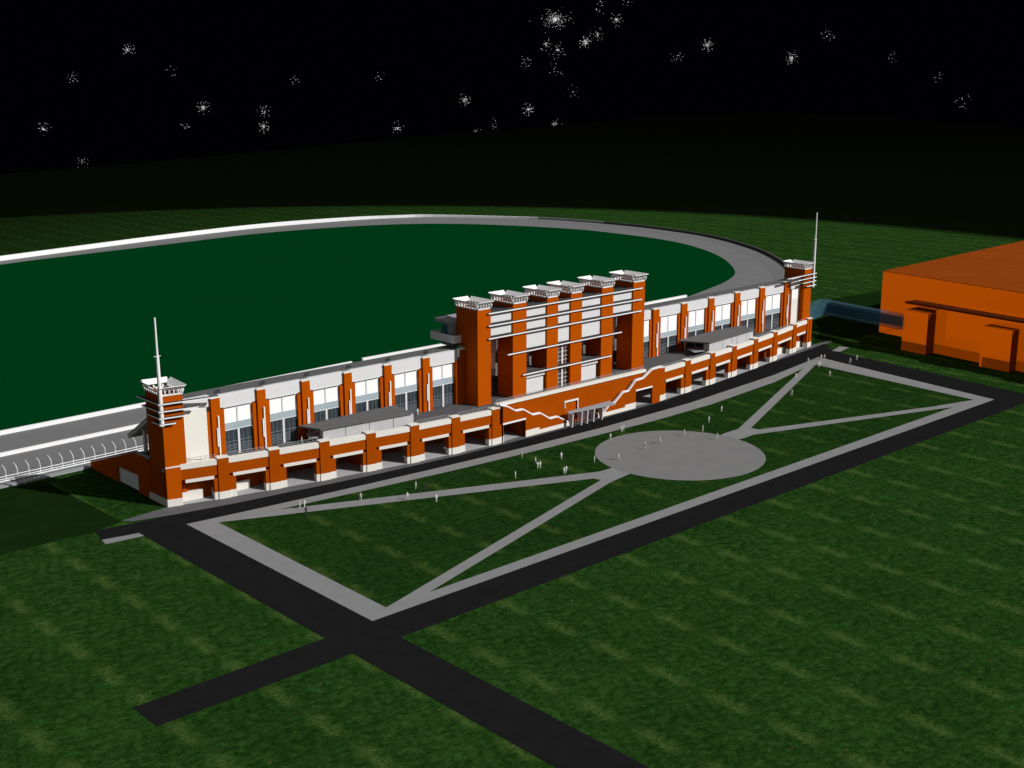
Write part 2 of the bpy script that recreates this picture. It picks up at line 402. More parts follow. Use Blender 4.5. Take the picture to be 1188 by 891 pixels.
def bay(P, Q, t0, t1, opening=None, mz=0, rail=True):
    """upper wall between two pillars; P->Q facade line"""
    m = MB(); m.ob(P, Q, t0, t1, .26, 1.2, 5.55+mz, 7.95+mz); w = m.build('spandrel', ORANGE_D, B)
    m = MB(); m.ob(P, Q, t0, t1, .20, 1.25, 7.95+mz, PT-.05+mz); m.build('parapet', STONE, w)
    m = MB(); m.ob(P, Q, t0+.9, t1-.9, .18, 1.2, 4.8+mz, 5.55+mz); m.build('lintel', STONE, w)
    if not rail: return
    m = MB(); n = max(2, int((t1-t0)/1.1))
    for i in range(n+1):
        a = t0+(t1-t0)*i/n; m.ob(P, Q, a-.03, a+.03, 1.0, 1.06, PT-.05, PT+.85)
    m.ob(P, Q, t0, t1, 1.0, 1.06, PT+.80, PT+.88); m.ob(P, Q, t0, t1, 1.0, 1.06, PT+.35, PT+.4)
    m.build('railing', GREY, B)
for i, P in enumerate(Lp):
    Q = Lp[i+1] if i+1 < len(Lp) else (211.5, 223.0)
    pillar(P, Q, 1)
for i, P in enumerate(Rp):
    Q = Rp[i-1] if i else (254, 222.95)
    # mirrored pier: run from the right corner leftwards
    m = MB(); w, ext = 2.6, 1.9
    L = math.hypot(Q[0]-P[0], Q[1]-P[1])
    m.ob(Q, P, L-w, L, 0, 1.6, 1.7, PT+.45); m.ob(Q, P, L-w-ext, L-w, .24, 1.5, 1.7, 4.9); m.ob(Q, P, L, L+.9, .24, 1.5, 1.7, 4.9); o = m.build('pillar', ORANGE_D, B)
    m = MB(); m.ob(Q, P, L-w-.06, L+.06, -.07, 1.65, 0, 1.7); m.ob(Q, P, L-w-ext-.06, L-w-.06, .17, 1.55, 0, 1.698); m.ob(Q, P, L+.06, L+.95, .17, 1.55, 0, 1.698); m.build('plinth', STONE, o)
    m = MB(); m.ob(Q, P, L-w-.08, L+.08, -.08, 1.7, PT+.45, PT+.72); m.build('coping', STONE, o)
for i in range(len(Lp)-1):
    P, Q = Lp[i], Lp[i+1]; L = math.hypot(Q[0]-P[0], Q[1]-P[1]); bay(P, Q, 2.5, L, rail=i not in (2, 3))
for i in range(len(Rp)-1):
    P, Q = Rp[i], Rp[i+1]; L = math.hypot(Q[0]-P[0], Q[1]-P[1]); bay(P, Q, 0, L-2.6, mz=.25, rail=i not in (2, 3))
L = math.hypot(Lp[0][0]-LE[0], Lp[0][1]-LE[1]); bay(LE, Lp[0], 3.2, L)
m = MB(); m.ob(LE, Lp[0], 0, 3.2, 0, 1.4, 1.7, 8.7); o = m.build('corner_pier', ORANGE, B)
m = MB(); m.ob(LE, Lp[0], -.05, 3.25, -.06, 1.45, 0, 1.7); m.build('plinth', STONE, o)
m = MB(); m.ob(LE, Lp[0], -.05, 3.25, -.06, 1.45, 8.7, 9.0); m.build('coping', STONE, o)
L = math.hypot(Rp[-1][0]-RE[0], Rp[-1][1]-RE[1]); bay(Rp[-1], RE, 0, L-3, mz=.45)
m = MB(); m.ob(Rp[-1], RE, L-3, L, 0, 1.4, 1.7, 9.9); m.ob(Rp[-1], RE, L-1.6, L, -.25, 0, 1.7, 9.9); o = m.build('corner_pier', ORANGE, B)
m = MB(); m.ob(Rp[-1], RE, L-3.05, L+.05, -.32, 1.45, 0, 1.7); m.build('plinth', STONE, o)
m = MB(); m.ob(Rp[-1], RE, L-3.05, L+.05, -.32, 1.45, 9.9, 10.2); m.build('coping', STONE, o)
m = MB(); m.box(117.63, 122.0, 237.7, 244.25, 0, 8.29); m.build('tower_base', ORANGE_D, B)
m = MB(); m.box(356, 360.55, 239.2, 246, 0, 8.29); m.build('tower_base', ORANGE_D, B)
# deck slab
front = [LE] + Lp + [(211.5, 224.4), (254, 224.4)] + Rp + [RE]
fin = [(p[0], p[1]+1.3) for p in front]
m = MB(); m.prism([(117.9, 243.5)] + fin + [(360.6, 245.5), (300, 246.5), (160, 246.5)], 7.7, 8.3, 1, 0)
m.build('deck', [DECK, LGREY], B)
# back wall under the deck, with grey doors and white skirting
bk = [(p[0], p[1]+11.0) for p in front]
bk[0] = (119.2, 238.6); bk[1] = (128.5, 237.0); bk[2] = (140.1, 236.2); bk[-1] = (360.4, 240.2); bk[-2] = (349.4, 238.6); bk[-3] = (334.2, 236.4)
m = MB(); extra = []
for i in range(len(bk)-1):
    P, Q = bk[i], bk[i+1]; L = math.hypot(Q[0]-P[0], Q[1]-P[1])
    m.ob(P, Q, 0, L, 0, .5, 0, 7.7)
    for t_ in (L*.3,): m.ob(P, Q, t_, t_+.9, -.7, 0, 0, 7.7)
    if i in (0, 1, len(bk)-2, len(bk)-3): extra.append(('skirting', STONE, (P, Q, 0, L*.78, -.75, -.05, 0, 2.1)))
    if i in (3, 4, 5, 7, 9, 11, 12, 13): extra.append(('door', LGREY, (P, Q, L*.45, L*.95, -.15, -.01, 0, 3.6)))
w = m.build('back_wall', ORANGE, B)
for nm, mt, a_ in extra: MB().ob(*a_).build(nm, mt, w)
m = MB()
for i in range(len(bk)-1): m.prism([(front[i][0], front[i][1]+.2), (front[i+1][0], front[i+1][1]+.2), bk[i+1], bk[i]], .031, .06)
m.build('concourse_floor', plain('concourse_floor_concrete', (.40, .40, .41), .05), B)  # floor paled to stand in for light missing under the deck
# side buttress walls under the deck
for i in (3, 6):
    P = Lp[i]; MB().box(P[0]+1.2, P[0]+1.8, P[1]+1.7, P[1]+11, 0, 7.7).build('cross_wall', ORANGE, B)
for i in (1, 4):
    P = Rp[i]; MB().box(P[0]-1.8, P[0]-1.2, P[1]+1.7, P[1]+11, 0, 7.7).build('cross_wall', ORANGE, B)
m = MB(); m.vwall((360.5, 238.8), (360.5, 274), [(0, 0), (36, 0), (36, 1.4), (14, 9.0), (0, 9.0)], 0, .5); m.build('end_wall', ORANGE, B)

# left end wall running back to the track, with its garage door
m = MB()
P, Q = (117.6, 237.7), (117.6, 274.5)
m.vwall(P, Q, [(6.56, 0), (12.1, 0), (12.1, 4.1), (22.8, 3.9), (22.8, 0), (36.8, 0), (36.8, 1.5), (13.5, 9.1), (6.56, 9.1)], -.6, 0)
w = m.build('end_wall', ORANGE, B)
m = MB(); m.vwall(P, Q, [(12.0, 0), (12.0, 4.2), (22.9, 4.0), (22.9, 0)], -.75, -.601); m.build('garage_door', plain('roller_door', (.9, .9, .92), .03), w)
m = MB(); m.vwall(P, Q, [(6.0, 9.1), (13.5, 9.1), (36.9, 1.5), (36.9, 1.85), (13.5, 9.45), (6.0, 9.45)], -.7, .05); m.build('coping', GREY, w)
m = MB(); m.vwall(LE, (117.6, 244.6), [(0, 0), (8.3, 0), (8.3, 1.6), (0, 1.75)], 0.02, .10); m.build('plinth', STONE, w)
# concourse roof sloping down to the track behind the end wall, the raked stand and its columns
m = MB(); m.slab4((118.3, 251, 8.6), (360, 251, 8.6), (360, 274, 1.2), (118.3, 274, 1.2), -.25); m.slab4((118.3, 243, 8.55), (360, 243, 8.55), (360, 251, 8.6), (118.3, 251, 8.6), -.25)
m.build('concourse_roof', DARKTOP, B)
m = MB(); m.slab4((119.2, 246.5, 16.9), (119.2, 256.6, 10.9), (358, 256.6, 10.9), (358, 246.5, 16.9), .9)
st = m.build('raked_stand', GREY, B)
m = MB()
for i in range(11):
    y0 = 246.5+i*.92; z0 = 16.9-i*.545
    m.box(119.0, 358, y0, y0+.5, z0-.25, z0+.30)
m.build('seat_row', WHITE, st)
for x in [119.9+12*i for i in range(3)]+[340, 352]:
    m = MB(); m.box(x, x+.7, 250.1, 250.8, 8.6, 14.0); m.build('column', WHITE, B)

# ---- upper wings: pilasters, window bays
WL, WR = [129.2, 140.8, 152.7, 164.6, 176.5, 188.5, 200.4], [279.1, 292.5, 306.0, 319.6, 333.2, 347.3]
yl = lambda x: 236.6
yr = lambda x: 239.1+(x-278)*.012
def pilaster(x, y, w, zt, zs, a=1.0, b=1.1):
    m = MB(); m.box(x, x+w, y-.45, y+.5, 8.3, zt); m.box(x-a, x-.02, y, y+.52, 8.3, zs); m.box(x+w+.02, x+w+b, y-.1, y+.48, 8.3, zs)
    o = m.build('pilaster', ORANGE, B)
    m = MB(); m.box(x-.06, x+w+.06, y-.5, y+.7, zt, zt+.35); m.build('coping', STONE, o)
    m = MB(); m.box(x+w*.6, x+w*.6+.30, y-.85, y-.46, 8.4, zt-4.0); m.box(x+w*.6-.36, x+w*.6-.1, y-.8, y-.46, 11.2, 15.4); m.build('light_fin', WHITE, o)
for x in WL[:-1]: pilaster(x, yl(x), 2.2, 22.15, 19.3)
m = MB(); m.box(199.4, 202.3, 236.2, 237.2, 8.3, 19.8); m.box(200.4, 202.3, 235.9, 236.19, 8.3, 22.6); o = m.build('pilaster', ORANGE, B)
m = MB(); m.box(200.3, 202.3, 235.8, 237.2, 22.6, 22.95); m.build('coping', STONE, o)
for i, x in enumerate(WR): pilaster(x, yr(x), 2.7, 22.8+.1*i, 20.15)
def wbay(x0, x1, y, z1=22.6, zp=19.6, zw=15.7, zb=14.1, mull=True, fx=(0, 0)):
    """one bay: top panel, white windows, glass band, dark gridded glazing"""
    m = MB(); m.box(x0-fx[0], x1+fx[1], y+.05, y+1.2, zp, z1, 0); m.box(x0, x1, y-.03, y+.12, zp-.12, zp-.002, 0); m.build('fascia', PANEL, B)
    c = (x0+x1)/2
    m = MB(); m.box(x0, x1, y+.55, y+.75, zw, zp-.12); w = m.build('window', WIN, B)
    m = MB(); m.box(c-.17, c+.17, y+.40, y+.54, zw, zp-.12); m.build('mullion', PANEL, w)
    m = MB(); m.box(x0, x1, y+.45, y+.8, zb, zw); m.build('glass_band', BAND, B)
    m = MB(); m.box(x0, x1, y+.6, y+.8, 8.3, zb); g = m.build('glazing', BLIND, B)
    m = MB(); m.box(c-.26, c+.26, y+.30, y+.55, 8.3, zb)
    m.box(x0, x1, y+.42, y+.55, zb-.12, zb+.06); m.build('frame', PANEL, g)
    m = MB()
    for z in (8.75, 9.2, 9.65, 10.1, 10.55, 11.3): m.box(x0, x1, y+.5, y+.56, z-.04, z+.04)
    n = int((x1-x0)/1.05)
    for i in range(1, n): m.box(x0+(x1-x0)*i/n-.03, x0+(x1-x0)*i/n+.03, y+.52, y+.58, 8.3, zb)
    m.build('glazing_bars', LINE, g)
for a, b in zip(WL, WL[1:]): wbay(a+3.3, b-1.0, 236.7, fx=(1.07, .97))
rxs = WR
for a, b in zip(rxs, rxs[1:]): wbay(a+3.8, b-1.0, yr(a)+.1, 23.0, 20.3, 15.0, 13.5, fx=(1.07, .97))
wbay(266.3, 278.1, 238.9, 22.9, 20.3, 15.0, 13.5)
# bays seen through the tower gateways
wbay(206.8, 214.3, 237.2, 25.5, 20.0, 15.4, 13.8); wbay(219.5, 226.7, 237.2, 25.5, 19.6, 15.4, 13.8)
wbay(231.1, 235.7, 237.2, 25.5, 20.4, 20.3, 20.2); wbay(240.4, 247.8, 237.2, 25.5, 19.6, 15.4, 13.8); wbay(252.9, 260.9, 237.2, 25.5, 20.2, 15.2, 13.6)
# blank end panels beside the corner towers
m = MB(); m.box(122.2, 128.1, 236.3, 237.3, 8.3, 20.4); m.build('blank_panel', CREAM, B)
m = MB(); m.box(122.2, 129.15, 236.75, 237.9, 20.4, 22.9); m.build('fascia', PANEL, B)
m = MB(); m.box(351.2, 355.6, 239.3, 240.3, 8.3, 17.4); m.build('blank_panel', CREAM, B)
m = MB(); m.box(351.2, 353.4, 239.3, 240.2, 17.4, 21.0); m.box(353.55, 355.6, 239.3, 240.2, 17.4, 21.0); m.build('window', WIN, B)
m = MB(); m.box(350.1, 355.6, 239.0, 240.2, 21.0, 24.6); m.build('fascia', PANEL, B)
# wing roofs, their joints show dark
m = MB(); m.prism([(122.4, 237.4), (202.2, 237.8), (202.2, 242.4), (122.4, 242.4)], 22.2, 22.75)
m.build('roof', ROOF, B); r_ = None
m = MB(); m.prism([(266.1, 239.9), (355.4, 241.3), (355.4, 245.5), (266.1, 244)], 22.4, 23.25)
m.build('roof', ROOF, B)
for x in WL[:-1]: MB().prism([(x+1.9, 237.9), (x+3.3, 237.9), (x+4.6, 240.2), (x+3.8, 240.2)], 22.76, 22.95).build('roof_vent', DARKTOP, B)

# ---- towers
def crown(fp, z, parent, big=1.0, up=.95):
    """open crown: sill, slanted brackets and four outward tilted canopy plates over the tower footprint"""
    m = MB(); q = [Vector((p[0], p[1], 0)) for p in fp]
    for i in range(4):
        a, b = q[i], q[(i+1) % 4]; d = (b-a).normalized(); o = Vector((d.y, -d.x, 0)); L = (b-a).length
        m.ob(tuple(a[:2]), tuple(b[:2]), -.1, L+.1, -.10, .3, z, z+.34)
        n = max(5, int(L/.95))
        for k in range(n+1):
            s = a+d*L*k/n
            m.bar((s.x, s.y, z+.3), (s.x+o.x*.35, s.y+o.y*.35, z+1.15), .19, 4)
        e0, e1 = .1, .3
        lo0 = a-d*e0-o*.25; lo1 = b+d*e0-o*.25; hi0 = a-d*e1+o*big; hi1 = b+d*e1+o*big
        m.slab4((lo0.x, lo0.y, z+1.02), (hi0.x, hi0.y, z+1.02+up), (hi1.x, hi1.y, z+1.02+up), (lo1.x, lo1.y, z+1.02), -.12, 0)
    m.build('tower_crown', [WHITE], parent)
def hollow(m, fp, z0, z1, zin=.9):
    m.prism(fp, z0, z1-zin)
    for i in range(4):
        a, b = fp[i], fp[(i+1) % 4]; L = math.hypot(b[0]-a[0], b[1]-a[1])
        m.ob(a, b, 0.002*i, L-.002*(3-i), .003*(i+1), .4, z1-zin, z1-.003*i)
def tower(fp, z, z0=8.3):
    m = MB(); hollow(m, fp, z0, z); o = m.build('tower', ORANGE, B); crown(fp, z, o); return o
TX = [(202.2, 206.7), (214.4, 219.3), (226.8, 231.0), (235.8, 240.2), (248.0, 252.7), (261.0, 266.0)]
for i, (a, b) in enumerate(TX):
    z = 33.3+i*.13
    m = MB(); m.box(a, b, 231, 237.0, 8.3, 23.2); hollow(m, [(a, 231), (b, 231), (b, 239.3), (a, 239.3)], 23.2, z)
    o = m.build('tower', ORANGE, B); crown([(a, 231), (b, 231), (b, 239.3), (a, 239.3)], z, o)
lt = tower([(117.6, 236.3), (122.2, 235.5), (123.0, 243.5), (118.0, 244.3)], 24.7)
rt = tower([(355.6, 237.6), (360.3, 237.9), (360.6, 246.2), (355.9, 246.0)], 27.2)
# corner masts and the L shaped shelves wrapped round the corner towers
def mast(x, y, z0, z1, z2, parent):
    m = MB(); m.bar((x, y, z0), (x, y, z1), .50, 10, .36); m.bar((x, y, z1), (x, y, z2), .27, 8, .2)
    m.bar((x-.8, y, z1), (x+.8, y, z1), .07, 4); m.build('mast', WHITE, parent)
mast(117.35, 236.0, 18.3, 33.6, 41.8, lt); mast(360.6, 237.5, 20.8, 37.2, 46.2, rt)
def shelf(m, P, Q, t0, t1, z, out=1.0, inn=0): m.ob(P, Q, t0, t1, -out, inn, z-.14, z+.14, 0, 1)
m = MB()
for z, s, f in ((23.2, 9.6, 12.4), (21.6, 7.2, 7.8), (20.1, 4.8, 4.7), (18.75, 3.0, 2.6)):
    shelf(m, LE, (121.9, 235.6), -.9, f, z)
    shelf(m, (117.6, 236.3+s), (117.6, 236.3), 0, s, z+.002, .95)
m.build('shelf', [WHITE, DARKTOP], lt)
m = MB()
for z, f in ((25.5, 17.0), (24.2, 10.8), (22.9, 7.3), (21.5, 4.6)):
    shelf(m, (343.0, 236.9), (360.3, 237.9), 17.6-f, 18.8, z)
    shelf(m, (360.3, 237.9), (360.5, 243), 0, 3, z+.002, .95)
m.build('shelf', [WHITE, DARKTOP], rt)

# ---- central block between the towers
for i in range(5):
    m = MB(); a, b = TX[i][1], TX[i+1][0]
    z0 = 20.5 if 1 <= i <= 3 else 25.55
    m.box(a+.003, b-.003, 231.45, 232.0, z0, 32.1); m.build('wall_panel', PANEL, B)
for i in range(5): MB().box(TX[i][1]+.004, TX[i+1][0]-.004, 232.01, 239.2, 32.0, 32.35).build('roof', DARKTOP, B)
m = MB(); m.box(206.8, 261, 238.3, 239.0, 22.9, 31.99); m.build('rear_wall', LGREY, B)
for z, a, b in ((32.15, 205.5, 264.3), (28.95, 205.5, 264.1), (25.6, 205.5, 264.1), (20.5, 212.1, 255.9), (14.25, 217.5, 251.7)):
    m = MB(); m.box(a, b, 230.35, 230.99, z-.16, z+.16, 0, 1)
    for i in range(5):
        u, v_ = TX[i][1]+.01, TX[i+1][0]-.01
        if u >= a-.6 and v_ <= b+.6: m.box(max(u, a), min(v_, b), 230.995, 231.44, z-.15, z+.15, 1, 1); m.box(max(u, a), min(v_, b), 231.3, 231.445, z+.15, z+.5, 1, 1)
    m.build('shelf', [WHITE, DARKTOP], B)
for a, b, y in ((219.32, 226.78, 231.01), (240.22, 247.98, 231.01), (231.02, 235.78, 232.2)): MB().box(a, b, y, 237.2, 14.0, 14.35, 0, 1).build('balcony_floor', [PANEL, DECK], B)
for a, b in ((219.35, 226.4), (240.3, 247.0)):
    MB().box(a, b, 231.9, 232.2, 8.3, 12.3).build('wall_panel', PANEL, B); MB().box(a+.1, b+.3, 231.5, 231.8, 12.75, 13.99).build('wall_panel', PANEL, B)
# gridded screens between towers three and four
for z0, z1 in ((8.3, 14.0), (14.4, 20.3)):
    m = MB(); m.box(233.1, 233.7, 231.7, 231.95, z0, z1)
    for z in (z0+1.3, z0+2.4, z0+3.6, z0+4.8): m.box(231.02, 235.78, 231.8, 231.9, z-.045, z+.045)
    for x in (232.0, 234.8): m.box(x-.035, x+.035, 231.82, 231.92, z0, z1)
    m.build('glazing_screen', PANEL, B)
m = MB(); m.box(231.03, 235.77, 232.0, 232.1, 8.3, 20.3); m.build('glazing', plain('brown_glazing', (.075, .040, .028), .3), B)
# press box hanging over the track side of the centre, its balcony wraps the flank of the first tower
m = MB(); m.box(199.8, 202.18, 237.4, 237.6, 24.1, 26.1); m.box(199.8, 200.0, 237.6, 246.8, 24.1, 26.1); m.box(199.8, 203, 246.8, 247.0, 24.1, 26.1)
m.box(200.0, 202.18, 237.6, 246.8, 24.1, 24.35); m.build('balcony', WHITE, B)
m = MB(); m.box(201.0, 264.0, 239.4, 243.9, 22.9, 28.9); pb = m.build('press_box', GREY, B)
m = MB(); m.box(200.9, 200.99, 241.4, 243.7, 25.4, 28.3); m.box(202, 263, 243.91, 244.0, 25.6, 28.3); m.build('window', TEAL, pb)
m = MB(); m.prism([(200.0, 239.4), (265, 239.4), (265, 245.6), (200.0, 245.6)], 28.9, 29.5, z1s=[29.1, 29.1, 29.9, 29.9]); m.build('roof', GREY, pb)

# ---- central podium wall with the two outer staircases
CP, CQ = (200.1, 223.0), (265, 223.0)
m = MB(); m.vwall((200.1, 225.2), (266, 225.2), [(11.6, 0), (27.2, 0), (27.2, 6.2), (31.8, 6.2), (31.8, 0), (53.8, 0), (53.8, 5.2), (64, 5.2), (64, 9.45), (2.5, 9.45), (2.5, 5.0), (11.6, 5.0)], -.8, -0.0)
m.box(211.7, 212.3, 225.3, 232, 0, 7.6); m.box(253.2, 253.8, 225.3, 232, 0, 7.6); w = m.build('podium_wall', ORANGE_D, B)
m = MB(); m.box(202.6, 259.5, 224.1, 225.4, 9.45, 10.2); m.build('parapet', STONE, w)
m = MB(); m.box(226.9, 232.3, 224.2, 224.39, 6.1, 6.6); m.box(231.9, 232.2, 224.22, 224.39, 2, 6.09); m.box(227.0, 227.25, 224.22, 224.39, 4.6, 6.09); m.build('door_surround', STONE, w)
m = MB(); m.box(227.3, 231.7, 224.7, 225.15, 0, 6.15); m.build('door', ORANGE, w)
m = MB()
for i in range(52): 
    x = 202.7+1.1*i; m.box(x-.03, x+.03, 224.7, 224.76, 10.2, 11.05)
m.box(202.7, 259.4, 224.7, 224.76, 11.0, 11.08); m.box(202.7, 259.4, 224.7, 224.76, 10.6, 10.64); m.build('railing', GREY, w)
cop = [(2.5, 10.0), (5.0, 9.2), (8.0, 7.5), (10.6, 7.4), (14.0, 5.35), (16.7, 5.3), (20.2, 3.15), (23.0, 3.15), (27.0, 1.05)]
m = MB(); m.vwall(CP, CQ, [(3.5, 0), (3.5, 9.8)] + cop[1:] + [(27.0, 0), (11.4, 0), (11.4, 4.75), (3.5, 4.75)], .0, .6)
m2 = MB(); sw = m.build('stair_wall', ORANGE_D, B)
for a, b in zip(cop, cop[1:]): m2.vwall(CP, CQ, [(a[0], a[1]), (b[0], b[1]), (b[0], b[1]+.38), (a[0], a[1]+.38)], -.06, .66)
m2.build('coping', WHITE, sw)
m = MB(); m.vwall(CP, CQ, [(11.4, 0), (28.3, 0), (28.3, 1.1), (16.3, 1.1), (16.3, 1.75), (11.4, 1.75)], -.05, -.002); m.build('plinth', STONE, sw)
m = MB(); m.vwall(CP, CQ, [(3.4, 4.75), (11.4, 4.75), (11.4, 5.2), (3.4, 5.2)], -.08, -.002); m.build('lintel', WHITE, sw)
copr = [(38.6, 1.0), (41.2, 1.1), (43.2, 2.7), (45.3, 2.95), (48.7, 5.35), (50.9, 5.35), (53.9, 7.85), (57.0, 8.0), (60.8, 10.0), (64.4, 10.1)]
m = MB(); m.vwall(CP, CQ, [(38.6, 0)] + copr + [(64.4, 0), (61.0, 0), (61.0, 4.9), (54.0, 4.9), (54.0, 0)], .0, .6); sw = m.build('stair_wall', ORANGE_D, B)
m2 = MB()
for a, b in zip(copr, copr[1:]): m2.vwall(CP, CQ, [(a[0], a[1]), (b[0], b[1]), (b[0], b[1]+.4), (a[0], a[1]+.4)], -.06, .66)
m2.build('coping', WHITE, sw)
m = MB(); m.vwall(CP, CQ, [(38.6, 0), (54.0, 0), (54.0, 1.75), (49.5, 1.75), (49.5, 1.1), (38.6, 1.1)], -.05, -.002); m.build('plinth', STONE, sw)
m = MB(); m.vwall(CP, CQ, [(53.9, 4.9), (61.0, 4.9), (61.0, 5.35), (53.9, 5.35)], -.08, -.002); m.build('lintel', WHITE, sw)
# stair flights
for cc, nm in ((cop, 0), (copr, 1)):
    m = MB()
    for a, b in zip(cc, cc[1:]):
        x0, x1 = CP[0]+a[0], CP[0]+b[0]; rise = b[1]-a[1]; n = max(1, int(abs(rise)/.2))
        for k in range(n):
            xa = x0+(x1-x0)*k/n; xb = x0+(x1-x0)*(k+1)/n; zz = a[1]+rise*(k+(1 if rise > 0 else 0))/n-.5
            m.box(xa, xb, 223.61, 224.38, max(zz-.7, 0), max(zz, .1))
    m.build('stair_flight', ROOF, B)

# ------------------------------------------------------------------ entrance canopy
t = thing('entrance_canopy', (232.5, 221.5, 0), 'grey canopy on five tapering slanted fins before the central stadium wall', 'canopy')
m = MB(); m.prism([(225.6, 221.4), (242.6, 220.2), (243.2, 222.9), (226.4, 222.9)], 3.75, 4.1, z1s=[4.3, 3.95, 4.1, 4.15], z0s=[3.95, 3.6, 3.75, 3.85]); m.build('roof', GREY, t)
for x in (226.7, 230.2, 232.4, 234.9, 238.3):
    m = MB(); m.vwall((x, 220.2), (x, 223), [(.8, 0), (1.55, 0), (2.6, 3.75), (.5, 3.75)], -.2, 0.2)
    m.build('fin', LGREY, t)

# ------------------------------------------------------------------ deck pavilions
def pavilion(P, Q, roof, z0, z1, zr, label, side):
    L = math.hypot(Q[0]-P[0], Q[1]-P[1]); t = thing('deck_pavilion', (P[0], P[1], 8.3), label, 'pavilion', 'flat roofed pavilions on the stadium deck')
    m = MB(); m.ob(P, Q, 0, L, 0, .3, z0, z1); m.ob(P, Q, L-.3, L, .31, 7.0, z0, z1); m.ob(P, Q, 0, .3, .31, 2.0, z0, z1); m.build('wall', PAVW, t)
    m = MB()
    for k in side: m.ob(P, Q, L*k-.07, L*k+.07, -.03, -.002, z0, z1)
    m.build('joint', ROOF, t)
    m = MB(); m.prism(roof, zr, zr+.4, 0); m.build('roof', ROOF, t)
    m = MB(); low = [(p[0]+.6, p[1]) if i in (0, len(roof)-1) else ((roof[0][0]+4.0, p[1])) for i, p in enumerate(roof[:1]+roof[1:2]+roof[-2:])]
    x0 = min(p[0] for p in roof)+.5; y0 = P[1]+1.6
    m.prism([(x0, y0+.5), (P[0]-.2, y0-.6), (P[0]+3.5, y0+4.2), (x0+2.2, y0+5)], 9.6, 9.85); m.build('awning', GREY, t)
pavilion((154.0, 230.1), (178.2, 227.3), [(150.9, 235.4), (153.0, 229.7), (177.6, 226.9), (178.6, 235.3), (168, 235.7)], 8.3, 11.7, 11.7,
         'left deck pavilion in front of the left wing windows, grey flat roof over pale panels', (.24, .5, .77))
pavilion((293.3, 228.4), (319.6, 231.6), [(288.2, 236.6), (292.6, 228.0), (320.2, 231.3), (321.8, 238.0), (307, 238.6)], 8.3, 12.1, 12.1,
         'right deck pavilion in front of the right wing windows, grey flat roof over pale panels', (.3, .5, .62, .85))
m = MB()

# ------------------------------------------------------------------ footbridge
t = thing('footbridge', (383, 240, 0), 'blue glass enclosed footbridge from the stadium end tower to the orange hall', 'footbridge')
m = MB(); m.prism([(360.7, 244.6), (386.2, 250.6), (387.0, 246.8), (360.7, 241.2)], 7.2, 12.0); m.build('link_tube', GLASSBR, t)
m = MB(); m.prism([(383.4, 248.0), (387.0, 248.0), (381.4, 212.6), (377.9, 212.6)], 7.0, 11.9); m.build('span_tube', GLASSBR, t)
m = MB(); m.prism([(384.0, 246.4), (386.2, 246.4), (380.9, 213.0), (378.7, 213.0)], 7.9, 10.9); m.build('walkway', GLASSBR2, t)

# ------------------------------------------------------------------ the orange hall on the right
t = thing('exhibition_hall', (400.6, 234.5, 0), 'large plain translucent orange hall with flat roof at the right edge', 'building')
v = Vector((391.2-400.6, 177.8-234.5, 0)).normalized(); C0 = Vector((400.6, 234.5, 0)); C1 = C0+v*125
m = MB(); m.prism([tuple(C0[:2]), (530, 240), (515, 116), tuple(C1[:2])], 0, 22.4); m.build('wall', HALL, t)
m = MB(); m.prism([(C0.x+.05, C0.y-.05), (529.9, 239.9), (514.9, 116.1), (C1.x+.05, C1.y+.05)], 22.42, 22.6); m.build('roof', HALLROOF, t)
m = MB(); m.prism([(382.2, 203.0), (399, 203.0), (391, 150), (374.5, 150)], 0, 14.4); fr = m.build('front_range', HALL, t)
m = MB(); m.prism([(382.1, 202.9), (398.8, 202.9), (390.8, 150.1), (374.4, 150.1)], .02, 3.2); m.build('base_course', HALLBASE, fr)
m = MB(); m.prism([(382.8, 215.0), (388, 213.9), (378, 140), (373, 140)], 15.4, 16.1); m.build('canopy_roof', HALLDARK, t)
for f, z in (([(378.7, 212.8), (377.6, 203.2), (388.5, 202.4), (389.5, 212.0)], 13.9), ([(374.7, 182.6), (373.7, 172.3), (384.2, 171.6), (385.2, 182)], 13.2), ([(370.5, 152), (369.5, 142), (380.5, 141), (381.5, 151)], 13.2)):
    m = MB(); m.prism(f, 0, z); p_ = m.build('porch', HALL, t)
    m = MB(); m.ob(f[1], f[2], .02, 10.9, -.12, -.02, .02, z); m.build('shaded_return_plate', HALLSIDE, p_)  # thin added plate, shade of this face put in its colour
    m = MB(); m.ob(f[0], f[1], 0, 9.6, -.06, -.0, .02, 3.3) if 0 else m.ob(f[1], f[0], .0, 9.6, .02, .08, .02, 3.3); m.build('base_course', HALLBASE, p_)
    m = MB(); m.prism([(a+(.15 if k in (0, 1) else 0), b) for k, (a, b) in enumerate(f)], z+.02, z+.12); m.build('roof', HALLROOF, p_)

